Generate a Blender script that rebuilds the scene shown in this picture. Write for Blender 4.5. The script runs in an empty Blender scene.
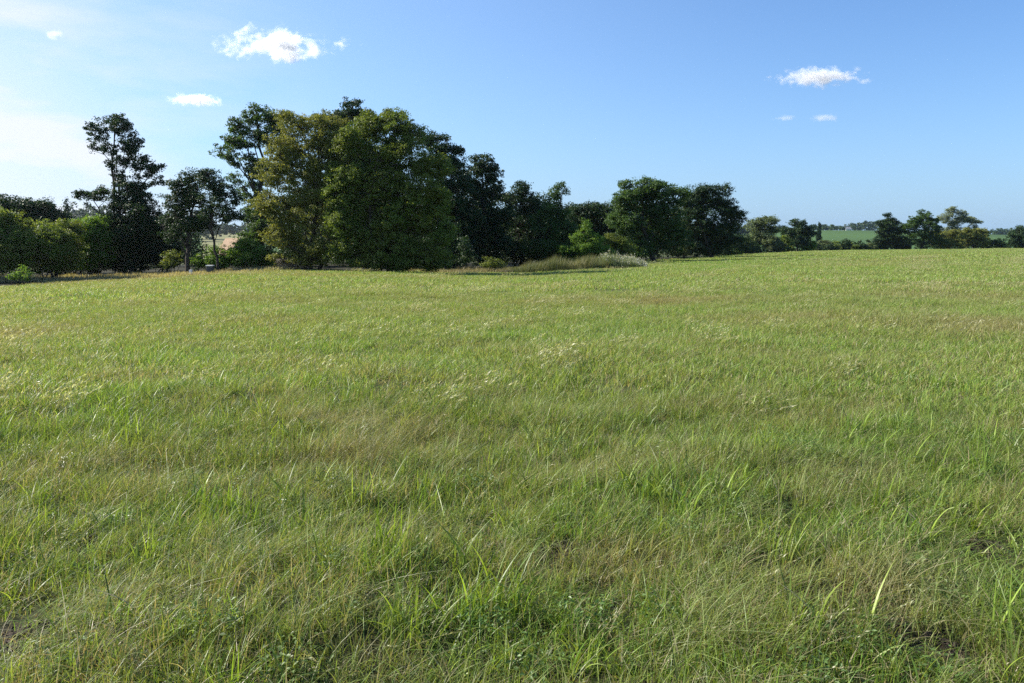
import bpy, math, random
import numpy as np

# ------------------------------------------------------------------ camera, sky, sun, exposure
SC = bpy.context.scene
R = math.radians
F, CX, CY = 780.0, 512.0, 341.5
PITCH = R(7.4)
CAMZ = 1.7
cam = bpy.data.cameras.new('camera'); camo = bpy.data.objects.new('camera', cam)
SC.collection.objects.link(camo); SC.camera = camo
cam.sensor_width = 36.0; cam.lens = 36.0 * F / 1024.0
cam.clip_start = 0.05; cam.clip_end = 20000
camo.location = (0, 0, CAMZ); camo.rotation_euler = (R(90) - PITCH, 0, 0)

SUN_AZ, SUN_EL = -74.0, 33.0          # azimuth from +Y towards +X
SKY_STRENGTH, SUN_STRENGTH, EXPOSURE = 0.069, 5.0, 1.18
HAZE = 0.00008
w = bpy.data.worlds.new('World'); SC.world = w; w.use_nodes = True
nt = w.node_tree; nt.nodes.clear()
out = nt.nodes.new('ShaderNodeOutputWorld'); bg = nt.nodes.new('ShaderNodeBackground')
sky = nt.nodes.new('ShaderNodeTexSky'); sky.sky_type = 'NISHITA'; sky.sun_disc = False
sky.sun_elevation = R(SUN_EL); sky.sun_rotation = R(SUN_AZ)
sky.air_density = 1.0; sky.dust_density = 0.15; sky.ozone_density = 4.0
bg.inputs[1].default_value = SKY_STRENGTH
# thin cirrus veil, thicker low on the left (direction-space noise, part of the sky itself)
tc = nt.nodes.new('ShaderNodeTexCoord'); sep = nt.nodes.new('ShaderNodeSeparateXYZ')
nt.links.new(tc.outputs['Generated'], sep.inputs[0])
def wm(op, a, b=None, c=None, clamp=False):
    n = nt.nodes.new('ShaderNodeMath'); n.operation = op; n.use_clamp = clamp
    for i, v in enumerate((a, b, c)):
        if v is None: continue
        if isinstance(v, (int, float)): n.inputs[i].default_value = v
        else: nt.links.new(v, n.inputs[i])
    return n.outputs[0]
X_, Y_, Z_ = sep.outputs
def dome(az, el):
    return (math.sin(R(az))*math.cos(R(el)), math.cos(R(az))*math.cos(R(el)), math.sin(R(el)))
def blob(az, el, sx):                 # soft mask round a direction of the sky
    d = dome(az, el)
    v = nt.nodes.new('ShaderNodeVectorMath'); v.operation = 'DOT_PRODUCT'
    nt.links.new(tc.outputs['Generated'], v.inputs[0]); v.inputs[1].default_value = d
    m = nt.nodes.new('ShaderNodeMapRange'); m.interpolation_type = 'SMOOTHERSTEP'
    nt.links.new(v.outputs['Value'], m.inputs[0])
    m.inputs[1].default_value = math.cos(R(sx)); m.inputs[2].default_value = 1.0
    return m.outputs[0]
mp = nt.nodes.new('ShaderNodeMapping'); nt.links.new(tc.outputs['Generated'], mp.inputs[0])
mp.inputs['Scale'].default_value = (2.2, 2.2, 9.0); mp.inputs['Rotation'].default_value = (0, R(14), 0)
nz = nt.nodes.new('ShaderNodeTexNoise'); nt.links.new(mp.outputs[0], nz.inputs['Vector'])
nz.inputs['Scale'].default_value = 2.0; nz.inputs['Detail'].default_value = 7; nz.inputs['Roughness'].default_value = 0.55
wisps = wm('MULTIPLY', wm('SUBTRACT', nz.outputs['Fac'], 0.42, clamp=True), 3.2, clamp=True)
low_all = wm('POWER', wm('SUBTRACT', 1.0, wm('ABSOLUTE', Z_), clamp=True), 9.5)
def skymix(fac, a, b):
    x = nt.nodes.new('ShaderNodeMix'); x.data_type = 'RGBA'; nt.links.new(fac, x.inputs[0]); nt.links.new(a, x.inputs[6]); x.inputs[7].default_value = (*b, 1); return x.outputs[2]
hue = nt.nodes.new('ShaderNodeMix'); hue.data_type = 'RGBA'; hue.blend_type = 'MULTIPLY'; hue.inputs[0].default_value = 1.0; hue.inputs[7].default_value = (0.80, 1.0, 1.22, 1)
nt.links.new(sky.outputs[0], hue.inputs[6])
c_ = skymix(wm('MULTIPLY', low_all, 0.95), hue.outputs[2], (2.35, 3.6, 5.5))          # pale air near the horizon
c_ = skymix(wm('MULTIPLY', blob(-75, 10, 112), 0.25), c_, (5.2, 6.6, 8.0))             # brighter towards the sun
left = wm('MULTIPLY', blob(-44, -3, 27), wm('MULTIPLY_ADD', wisps, 1.0, 0.72))
left = wm('MINIMUM', wm('ADD', left, wm('MULTIPLY', wm('MULTIPLY', wisps, blob(-34, 8, 24)), 0.45)), 0.95)
c_ = skymix(left, c_, (5.9, 6.2, 6.8))                                                 # cirrus veil low on the left
nt.links.new(c_, bg.inputs[0]); nt.links.new(bg.outputs[0], out.inputs[0])

sun = bpy.data.lights.new('sun', 'SUN'); suno = bpy.data.objects.new('sun', sun); SC.collection.objects.link(suno)
sun.energy = SUN_STRENGTH; sun.angle = R(0.5); sun.color = (1.0, 0.93, 0.82)
suno.rotation_euler = (R(90 - SUN_EL), 0, R(180 - SUN_AZ))   # light travels away from the sun's direction
vs = SC.view_settings; vs.view_transform = 'Standard'; vs.look = 'None'; vs.exposure = EXPOSURE; vs.gamma = 1
SC.cycles.max_bounces = 6; SC.cycles.transparent_max_bounces = 8; SC.cycles.volume_bounces = 3
SC.cycles.diffuse_bounces = 3; SC.cycles.transmission_bounces = 3; SC.cycles.glossy_bounces = 2
SC.cycles.volume_max_steps = 96
SC.cycles.use_denoising = False

# ------------------------------------------------------------------ helpers
COL = SC.collection
rng = np.random.default_rng(7)
random.seed(7)
def tag(o, label=None, cat=None, group=None, kind=None):
    for k, v in (('label', label), ('category', cat), ('group', group), ('kind', kind)):
        if v: o[k] = v
def link(o, parent=None):
    COL.objects.link(o)
    if parent is not None: o.parent = parent
    return o
def empty(name, loc):
    o = bpy.data.objects.new(name, None); o.location = loc; o.empty_display_size = 0.3; COL.objects.link(o); return o
def mesh_from(name, V, Fc, mat, attrs=None, smooth=False):
    V = np.asarray(V, np.float32); Fc = np.asarray(Fc, np.int32)
    me = bpy.data.meshes.new(name); k = Fc.shape[1]
    me.vertices.add(len(V)); me.vertices.foreach_set('co', V.ravel())
    me.loops.add(Fc.size); me.loops.foreach_set('vertex_index', Fc.ravel())
    me.polygons.add(len(Fc)); me.polygons.foreach_set('loop_start', np.arange(0, Fc.size, k, dtype=np.int32))
    me.polygons.foreach_set('loop_total', np.full(len(Fc), k, np.int32))
    me.polygons.foreach_set('use_smooth', np.full(len(Fc), smooth))
    me.update(calc_edges=True)
    for an, (typ, dom, data) in (attrs or {}).items():
        a = me.attributes.new(an, typ, dom)
        a.data.foreach_set('color' if typ == 'FLOAT_COLOR' else 'value', np.asarray(data, np.float32).ravel())
    me.materials.append(mat)
    return me
def waves(n, scale, seed, dim):
    r = np.random.default_rng(seed); d = r.normal(size=(n, dim)); d /= np.linalg.norm(d, axis=1)[:, None]
    return d / scale * 2*np.pi * r.uniform(0.6, 1.6, (n, 1)), r.uniform(0, 6.28, n)
def noise(P, scale, seed=0, n=7):         # smooth, about -1..1
    P = np.atleast_2d(P); K, ph = waves(n, scale, seed, P.shape[1])
    return np.sin(P @ K.T + ph).sum(1) / math.sqrt(n) / 1.2

# terrain --------------------------------------------------------------
PXT = np.array([-900, -300, 0, 100, 200, 280, 400, 450, 520, 640, 740, 820, 1024, 1400, 2400.])
DT  = np.array([80, 62, 62, 66, 66, 59, 59, 67, 77, 86, 128, 160, 200, 230, 250.])
YT  = np.array([284, 284, 280, 276, 272, 270, 271.5, 272, 269, 262, 254, 250, 247, 246, 246.])
FAR = np.array([222, 222, 224, 226, 232, 232, 232, 232, 230, 230, 231, 231.5, 236.5, 235, 232.])   # far hill crest, picture height
FD  = 1150.0
def hgt(x, y):
    x = np.asarray(x, float); y = np.asarray(y, float)
    d = np.hypot(x, y); az = np.arctan2(x, y)
    px = CX + F*np.tan(np.clip(az, -1.2, 1.2))
    D = np.interp(px, PXT, DT); yE = np.interp(px, PXT, YT); yF = np.interp(px, PXT, FAR)
    hE = CAMZ - (yE - 240.2)*D/F
    near = hE*np.clip(d/D, 0, 1)**1.25
    t = np.clip((d - D)/140.0, 0, 1); t = t*t*(3-2*t)
    hL = hE - 2.2 - 1.6*(px > 700)*np.clip((px-700)/80, 0, 1)
    mid = hE + (hL - hE)*t
    H = CAMZ + (240.2 - yF)*FD/F
    u = np.clip((d - 330)/(FD - 330), 0, 1); u = u*u*(3-2*u)
    far = mid + (H - mid)*u + 0*u
    h = np.where(d < D, near, far)
    P = np.stack([x.ravel(), y.ravel()], 1)
    bump = (noise(P, 2.6, 3)*0.030 + noise(P, 9.0, 5)*0.05).reshape(x.shape)
    h = h + bump*np.clip((d)/4.0, 0.2, 1)*np.clip(1 - (d-150)/150, 0.0, 1)
    h = h + np.where(d > 400, noise(P, 420, 9).reshape(x.shape)*2.2*np.clip((d-400)/500, 0, 1)*np.clip((2500-d)/1500, 0, 1), 0)
    return h
def H1(x, y): return float(hgt(np.array([x]), np.array([y]))[0])
def zpix(py, Y): return CAMZ - Y*math.tan(PITCH + math.atan((py - CY)/F))
def xpix(px, Y, z=0.0): return (px - CX)/F*(Y*math.cos(PITCH) + (CAMZ - z)*math.sin(PITCH))
def at(px, Y):
    x = xpix(px, Y, 0); z = H1(x, Y); x = xpix(px, Y, z); return x, Y, H1(x, Y)
def ground_y(px, py):                     # forward distance where a ground pixel lies (for setting things out)
    lo, hi = 1.5, 260.0
    for _ in range(40):
        m = (lo+hi)/2; x, y, z = at(px, m)
        if zpix(py, m) < z: hi = m
        else: lo = m
    return lo

# meadow character maps: dryness and lushness (real patches of drier and greener sward)
DRY = []
def spot(lst, px, py, rx, ry_px, amt):
    Y = ground_y(px, py); Yn = ground_y(px, min(py + ry_px, 675)); 
    x = xpix(px, Y); lst.append((x, Y, rx*Y/F, max(0.25, abs(Y - Yn)), amt))
LUSH = []
for s in [(985, 325, 90, 14, .9), (800, 318, 110, 8, .45), (700, 300, 130, 6, .5), (10, 335, 70, 18, .8), (160, 277, 150, 3, 1.2), (330, 276, 90, 2, .5),
          (360, 462, 60, 16, .8), (840, 590, 90, 20, .3), (900, 262, 140, 3, .4), 
          (930, 640, 60, 20, .5), (300, 300, 160, 6, .3), (560, 300, 120, 6, .35), (780, 355, 60, 8, .45), (960, 300, 160, 8, .5), (1010, 285, 120, 4, .4)]: spot(DRY, *s)
for s in [(720, 262, 120, 6, 1.0), (470, 640, 110, 40, .9), (560, 540, 90, 30, .8), (930, 460, 150, 40, .9), (60, 430, 80, 50, .9),
          (160, 560, 90, 50, .6), (690, 520, 90, 30, .8), (990, 600, 60, 50, .8), (250, 350, 140, 16, .5), (560, 335, 180, 10, .6), (330, 640, 90, 40, .7), (880, 300, 120, 8, .4)]: spot(LUSH, *s)
def field_maps(x, y):
    P = np.stack([x, y], 1); Q = P*np.array([1, 2.2])/ (0.35 + 0.05*np.hypot(x, y))[:, None]**0.8
    dry = 0.13 + 0.20*noise(Q, 3.0, 21) + 0.12*noise(P, 1.1, 22)
    lush = 0.25 + 0.28*noise(Q, 4.2, 31) + 0.15*noise(P, 1.7, 32)
    for lst, a in ((DRY, dry), (LUSH, lush)):
        for (cx, cy, rx, ry, amt) in lst:
            a += amt*np.exp(-(((x-cx)/rx)**2 + ((y-cy)/ry)**2)*1.2)
    return np.clip(dry, 0, 1), np.clip(lush, 0, 1)

# materials --------------------------------------------------------------
def newmat(name):
    m = bpy.data.materials.new(name); m.use_nodes = True; m.node_tree.nodes.clear()
    n = m.node_tree; o = n.nodes.new('ShaderNodeOutputMaterial'); return m, n, o
def N(n, t, **kw):
    x = n.nodes.new(t)
    for k, v in kw.items(): setattr(x, k, v)
    return x
def mixc(n, fac, a, b, mode='MIX'):
    x = N(n, 'ShaderNodeMix', data_type='RGBA', blend_type=mode)
    for i, v in ((0, fac), (6, a), (7, b)):
        if isinstance(v, (int, float)): x.inputs[i].default_value = v
        elif isinstance(v, tuple): x.inputs[i].default_value = (*v, 1)
        else: n.links.new(v, x.inputs[i])
    return x.outputs[2]
def ramp(n, fac, stops):
    r = N(n, 'ShaderNodeValToRGB'); e = r.color_ramp.elements
    while len(e) > 1: e.remove(e[-1])
    e[0].position = stops[0][0]; e[0].color = (*stops[0][1], 1)
    for p, c in stops[1:]:
        q = e.new(p); q.color = (*c, 1)
    n.links.new(fac, r.inputs[0]); return r.outputs[0]
def noise_n(n, scale, detail=3, vec=None, rough=0.5):
    t = N(n, 'ShaderNodeTexNoise'); t.inputs['Scale'].default_value = scale; t.inputs['Detail'].default_value = detail
    t.inputs['Roughness'].default_value = rough
    if vec is not None: n.links.new(vec, t.inputs['Vector'])
    return t.outputs['Fac']
def leaf_shader(n, o, col, trans=0.35, spec=0.25, rough=0.5, tcol=(1.25, 1.15, 0.55)):
    p = N(n, 'ShaderNodeBsdfPrincipled'); n.links.new(col, p.inputs['Base Color'])
    p.inputs['Roughness'].default_value = rough; p.inputs['Specular IOR Level'].default_value = spec
    t = N(n, 'ShaderNodeBsdfTranslucent'); n.links.new(mixc(n, 1.0, col, tcol, 'MULTIPLY'), t.inputs[0])
    m = N(n, 'ShaderNodeMixShader'); m.inputs[0].default_value = trans
    n.links.new(p.outputs[0], m.inputs[1]); n.links.new(t.outputs[0], m.inputs[2]); n.links.new(m.outputs[0], o.inputs[0])
LEAFGAIN = 1.45
def leaf_mat(name, dark, mid, light, trans=0.40, alt=None, altamt=0.0):
    m, n, o = newmat(name); dark, mid, light = ([min(.8, v*LEAFGAIN) for v in q_] for q_ in (dark, mid, light))
    a = N(n, 'ShaderNodeAttribute', attribute_name='rnd'); g = N(n, 'ShaderNodeNewGeometry')
    c = ramp(n, a.outputs['Fac'], [(0, dark), (0.5, mid), (1.0, light)])
    if alt: 
        f = N(n, 'ShaderNodeMapRange'); n.links.new(noise_n(n, 0.35, 3, g.outputs['Position']), f.inputs[0])
        f.inputs[1].default_value = 0.4; f.inputs[2].default_value = 0.66; f.inputs[4].default_value = altamt
        c = mixc(n, f.outputs[0], c, alt)
    leaf_shader(n, o, c, trans)
    return m
def plain(name, c1, c2, scale, rough=0.9, bump=0.0, spec=0.2):
    m, n, o = newmat(name); g = N(n, 'ShaderNodeNewGeometry')
    f = noise_n(n, scale, 6, g.outputs['Position'], 0.65)
    p = N(n, 'ShaderNodeBsdfPrincipled'); n.links.new(ramp(n, f, [(0.3, c1), (0.7, c2)]), p.inputs['Base Color'])
    p.inputs['Roughness'].default_value = rough; p.inputs['Specular IOR Level'].default_value = spec
    if bump:
        b = N(n, 'ShaderNodeBump'); b.inputs['Distance'].default_value = bump; n.links.new(f, b.inputs['Height']); n.links.new(b.outputs[0], p.inputs['Normal'])
    n.links.new(p.outputs[0], o.inputs[0]); return m

M = {}
M['bark'] = plain('bark', (0.025, 0.02, 0.016), (0.07, 0.058, 0.046), 6, bump=0.03)
M['bark_pale'] = plain('bark_pale', (0.16, 0.14, 0.12), (0.30, 0.28, 0.25), 6, bump=0.03)
M['oak'] = leaf_mat('oak_leaves', (0.022, 0.048, 0.014), (0.038, 0.078, 0.018), (0.07, 0.12, 0.028))
M['deep'] = leaf_mat('deep_green_leaves', (0.008, 0.022, 0.008), (0.016, 0.038, 0.011), (0.034, 0.065, 0.017), 0.25)
M['olive'] = leaf_mat('olive_leaves', (0.065, 0.085, 0.022), (0.12, 0.14, 0.032), (0.20, 0.20, 0.055), alt=(0.15, 0.165, 0.05), altamt=0.4)
M['green'] = leaf_mat('green_leaves', (0.036, 0.07, 0.014), (0.080, 0.125, 0.022), (0.18, 0.22, 0.042), alt=(0.14, 0.15, 0.035), altamt=0.5)
M['bright'] = leaf_mat('bright_green_leaves', (0.05, 0.10, 0.02), (0.085, 0.16, 0.025), (0.14, 0.22, 0.04), 0.45)
M['grey'] = leaf_mat('grey_green_leaves', (0.05, 0.07, 0.035), (0.08, 0.11, 0.05), (0.13, 0.16, 0.08))
M['pale'] = leaf_mat('pale_silver_leaves', (0.09, 0.12, 0.06), (0.13, 0.16, 0.09), (0.19, 0.22, 0.14))
M['spruce'] = leaf_mat('spruce_needles', (0.015, 0.032, 0.02), (0.025, 0.048, 0.03), (0.04, 0.07, 0.04), 0.15)
M['wood'] = leaf_mat('far_wood_leaves', (0.015, 0.032, 0.014), (0.028, 0.055, 0.02), (0.045, 0.08, 0.028), 0.2)
M['twig'] = leaf_mat('dry_twigs', (0.10, 0.085, 0.07), (0.16, 0.13, 0.11), (0.24, 0.2, 0.17), 0.2)
M['white_flower'] = leaf_mat('white_flowers', (0.22, 0.22, 0.18), (0.34, 0.34, 0.30), (0.5, 0.5, 0.46), 0.3)
M['soil'] = plain('soil', (0.018, 0.014, 0.011), (0.055, 0.042, 0.032), 40, bump=0.02)

# grass blades: colour from face attribute, shifted by the patch the tuft grows in
m, n, o = newmat('grass_blades')
ca = N(n, 'ShaderNodeAttribute', attribute_name='tint'); g = N(n, 'ShaderNodeNewGeometry')
dr = N(n, 'ShaderNodeAttribute', attribute_name='dry', attribute_type='INSTANCER')
lu = N(n, 'ShaderNodeAttribute', attribute_name='lush', attribute_type='INSTANCER')
c = ca.outputs['Color']
def nm(n, op, a, b):
    x = N(n, 'ShaderNodeMath', operation=op)
    for i, v in enumerate((a, b)):
        if isinstance(v, (int, float)): x.inputs[i].default_value = v
        else: n.links.new(v, x.inputs[i])
    return x.outputs[0]
c = mixc(n, nm(n, 'MULTIPLY', dr.outputs['Fac'], 0.62), c, (0.31, 0.245, 0.135))
c = mixc(n, nm(n, 'MULTIPLY', lu.outputs['Fac'], 0.5), c, mixc(n, 1.0, c, (0.76, 1.0, 0.72), 'MULTIPLY'))
leaf_shader(n, o, c, 0.42, 0.42, 0.45, (1.2, 1.12, 0.6))
M['grass'] = m

# ground sheet
m, n, o = newmat('ground')
ga = N(n, 'ShaderNodeAttribute', attribute_name='cover'); g = N(n, 'ShaderNodeNewGeometry')
f1 = noise_n(n, 9.0, 8, g.outputs['Position'], 0.7)
c = mixc(n, 1.0, ga.outputs['Color'], ramp(n, f1, [(0.25, (0.45, 0.45, 0.45)), (0.75, (1.5, 1.5, 1.5))]), 'MULTIPLY')
p = N(n, 'ShaderNodeBsdfPrincipled'); n.links.new(c, p.inputs['Base Color']); p.inputs['Roughness'].default_value = 0.95; p.inputs['Specular IOR Level'].default_value = 0.1
n.links.new(p.outputs[0], o.inputs[0]); M['ground'] = m

holes = []                                  # bare soil patches (x, y, radius)
for (px, py, rpx) in [(972, 546, 30), (935, 642, 38), (14, 640, 60), (92, 540, 18), (110, 585, 12), (706, 560, 16), (860, 560, 12), (560, 552, 22), (490, 545, 16), (320, 600, 14), (640, 690, 20), (370, 478, 12)]:
    Y = ground_y(px, py); holes.append((xpix(px, Y), Y, rpx*Y/F))
# ------------------------------------------------------------------ ground
az = np.concatenate([np.linspace(-180, -50, 60, endpoint=False), np.linspace(-50, 50, 420, endpoint=False), np.linspace(50, 180, 60, endpoint=False)])
rad = np.concatenate([[0.0], np.geomspace(0.6, 2600, 230)])
A, RR = np.meshgrid(np.radians(az), rad[1:], indexing='ij')
gx, gy = RR*np.sin(A), RR*np.cos(A); gz = hgt(gx, gy)
V = np.concatenate([[[0, 0, H1(0, 0.01)]], np.stack([gx, gy, gz], 2).reshape(-1, 3)]); V_GROUND_MIN = float(V[:, 2].min())
na, nr = A.shape
i, j = np.meshgrid(np.arange(na), np.arange(nr-1), indexing='ij')
q = lambda i, j: 1 + (i % na)*nr + j
Fq = np.stack([q(i, j), q(i+1, j), q(i+1, j+1), q(i, j+1)], 2).reshape(-1, 4)[:, ::-1]
cap = np.array([[0, q(k, 0), q(k+1, 0), q(k+1, 0)] for k in range(na)])
vd = np.hypot(V[:, 0], V[:, 1]); vpx = CX + F*np.tan(np.clip(np.arctan2(V[:, 0], V[:, 1]), -1.2, 1.2))
dry, lush = field_maps(V[:, 0], V[:, 1])
base = np.array([0.060, 0.075, 0.025]); dryc = np.array([0.16, 0.13, 0.07])
cov = base*(1-dry[:, None]*0.6) + dryc*dry[:, None]*0.6
D_ = np.interp(vpx, PXT, DT)
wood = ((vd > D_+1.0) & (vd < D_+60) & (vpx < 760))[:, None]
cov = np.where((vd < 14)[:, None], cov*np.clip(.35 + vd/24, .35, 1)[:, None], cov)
for hx, hy, hr in holes:
    k_ = np.exp(-(((V[:, 0]-hx)**2 + (V[:, 1]-hy)**2)/(hr*1.15)**2)**2)[:, None]; cov = cov*(1-k_) + np.array([.040, .031, .024])*k_
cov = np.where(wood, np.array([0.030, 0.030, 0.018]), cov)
crop = np.array([0.062, 0.115, 0.034])*(1+0.15*noise(V[:, :2], 300, 4)[:, None]); tan = np.array([0.20, 0.18, 0.10])
strip = (noise(V[:, :2]*np.array([1, .4]), 500, 44) > 0.75)[:, None]
far = np.where(strip, tan, crop)
cov = np.where((vd > 300)[:, None], crop, cov)
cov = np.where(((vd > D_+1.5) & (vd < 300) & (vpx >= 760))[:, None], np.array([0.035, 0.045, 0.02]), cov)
cov = np.where(((vd > 90) & (vpx > 205) & (vpx < 262))[:, None], np.array([0.19, 0.19, 0.09]), cov)
cap = cap[:, :3]
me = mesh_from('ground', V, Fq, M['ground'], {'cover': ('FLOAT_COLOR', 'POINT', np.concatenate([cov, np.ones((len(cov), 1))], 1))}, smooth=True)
import bmesh
bm = bmesh.new(); bm.from_mesh(me); bm.verts.ensure_lookup_table()
for a_, b_, c_ in cap:
    try: bm.faces.new([bm.verts[a_], bm.verts[c_], bm.verts[b_]])
    except ValueError: pass
bmesh.ops.recalc_face_normals(bm, faces=bm.faces[:]); bm.to_mesh(me); bm.free()
go = link(bpy.data.objects.new('ground', me)); tag(go, 'meadow ground rolling away to distant green hills', 'ground', kind='structure')

# ------------------------------------------------------------------ trees
def tubes(paths, sides=6):
    VV, FF = [], []; base = 0
    ang = np.linspace(0, 2*np.pi, sides, endpoint=False)
    for P, Rr in paths:
        P = np.asarray(P, float); k = len(P)
        T = np.gradient(P, axis=0); T /= np.linalg.norm(T, axis=1)[:, None] + 1e-9
        ref = np.array([1, 0.13, 0.0]) if abs(T[0, 0]) < 0.8 else np.array([0, 1, 0.1])
        U = np.cross(T, ref); U /= np.linalg.norm(U, axis=1)[:, None] + 1e-9; W = np.cross(T, U)
        ring = P[:, None, :] + (U[:, None, :]*np.cos(ang)[None, :, None] + W[:, None, :]*np.sin(ang)[None, :, None])*np.asarray(Rr)[:, None, None]
        VV.append(ring.reshape(-1, 3))
        a, b = np.meshgrid(np.arange(k-1), np.arange(sides), indexing='ij'); b2 = (b+1) % sides
        FF.append(base + np.stack([a*sides+b, a*sides+b2, (a+1)*sides+b2, (a+1)*sides+b], 2).reshape(-1, 4)); base += k*sides
    return np.concatenate(VV), np.concatenate(FF)
def limb(a, b, r0, r1, sag=0.1, k=7, up=0.0):
    a, b = np.array(a, float), np.array(b, float); t = np.linspace(0, 1, k)[:, None]; L = np.linalg.norm(b-a)
    mid = rng.normal(size=3)*sag*L; mid[2] = abs(mid[2])*0.4 + up*L
    P = a + (b-a)*t + mid*np.sin(np.pi*t) + rng.normal(size=(k, 3))*L*0.015*(t*(1-t)*4)
    return P, np.linspace(r0, r1, k)
def unit(n):
    v = rng.normal(size=(n, 3)); return v/np.linalg.norm(v, axis=1)[:, None]
def leaf_quads(C, Nn, size, asp=0.55):
    n = len(C); r = unit(n); U = np.cross(Nn, r); U /= np.linalg.norm(U, axis=1)[:, None] + 1e-9; W = np.cross(Nn, U)
    s = size[:, None]; fold = Nn*s*0.18
    V = np.stack([C - U*s, C + W*s*asp + fold, C + U*s, C - W*s*asp + fold], 1).reshape(-1, 3)
    return V, np.arange(4*n).reshape(-1, 4)
def crown_leaves(lobes, base, ls, dens, clump, shell=0.5, gap=0.0, seed=0, upbias=0.5, droop=0.0):
    """lobes: world (cx,cy,cz,rx,ry,rz). returns clump centres and leaf arrays"""
    CC, allC, allN, allS, allR = [], [], [], [], []
    for (cx, cy, cz, rx, ry, rz) in lobes:
        c = np.array([cx, cy, cz]) - base; r = np.array([rx, ry, rz])
        area = 4*math.pi*((rx*ry)**1.6/3 + (rx*rz)**1.6/3 + (ry*rz)**1.6/3)**(1/1.6)
        nl = 4.6*dens*area/(ls*ls*1.1); per = 26; nc = max(5, int(nl/per))
        d = unit(nc); rr = 1 - shell*rng.random(nc)**1.6; rr *= 1 + 0.22*noise(d*2.0 + c*0.37, 1.5, seed+3) + 0.10*rng.normal(size=nc)
        P = c + d*r*rr[:, None]
        sp_ = rng.random(nc) < .13; P = np.where(sp_[:, None] & (d[:, 2:] > -.2), c + d*r*(1.02 + .30*rng.random((nc, 1))), P)
        keep = noise(P, 1.1*clump*4.0, seed+11) > (-1.3 + gap*1.5)
        P = P[keep & (P[:, 2] > 0.15)]
        CC.append(P)
        k = rng.integers(per//2, int(per*1.6), len(P)); cen = np.repeat(P, k, 0); nn = len(cen)
        csz = np.repeat(rng.uniform(0.6, 1.35, len(P)), k)[:, None]
        off = unit(nn)*rng.random((nn, 1))**0.5*clump*csz*np.array([1, 1, 0.6]); off[:, 2] -= droop*clump*rng.random(nn)
        L = cen + off
        outn = (L - c)/r; outn /= np.linalg.norm(outn, axis=1)[:, None] + 1e-9
        Nn = unit(nn) + outn*0.6 + np.array([0, 0, upbias]); Nn /= np.linalg.norm(Nn, axis=1)[:, None]
        allC.append(L); allN.append(Nn); allS.append(ls*0.5*rng.uniform(0.6, 1.35, nn))
        rt = np.repeat(rng.random(len(P)), k)
        allR.append(np.clip(0.45*rng.random(nn) + 0.55*rt, 0, 1))
    C_, N_, S_, R_ = (np.concatenate(a) for a in (allC, allN, allS, allR))
    ok = C_[:, 2] > 0.03
    return np.concatenate(CC), C_[ok], N_[ok], S_[ok], R_[ok]
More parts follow.
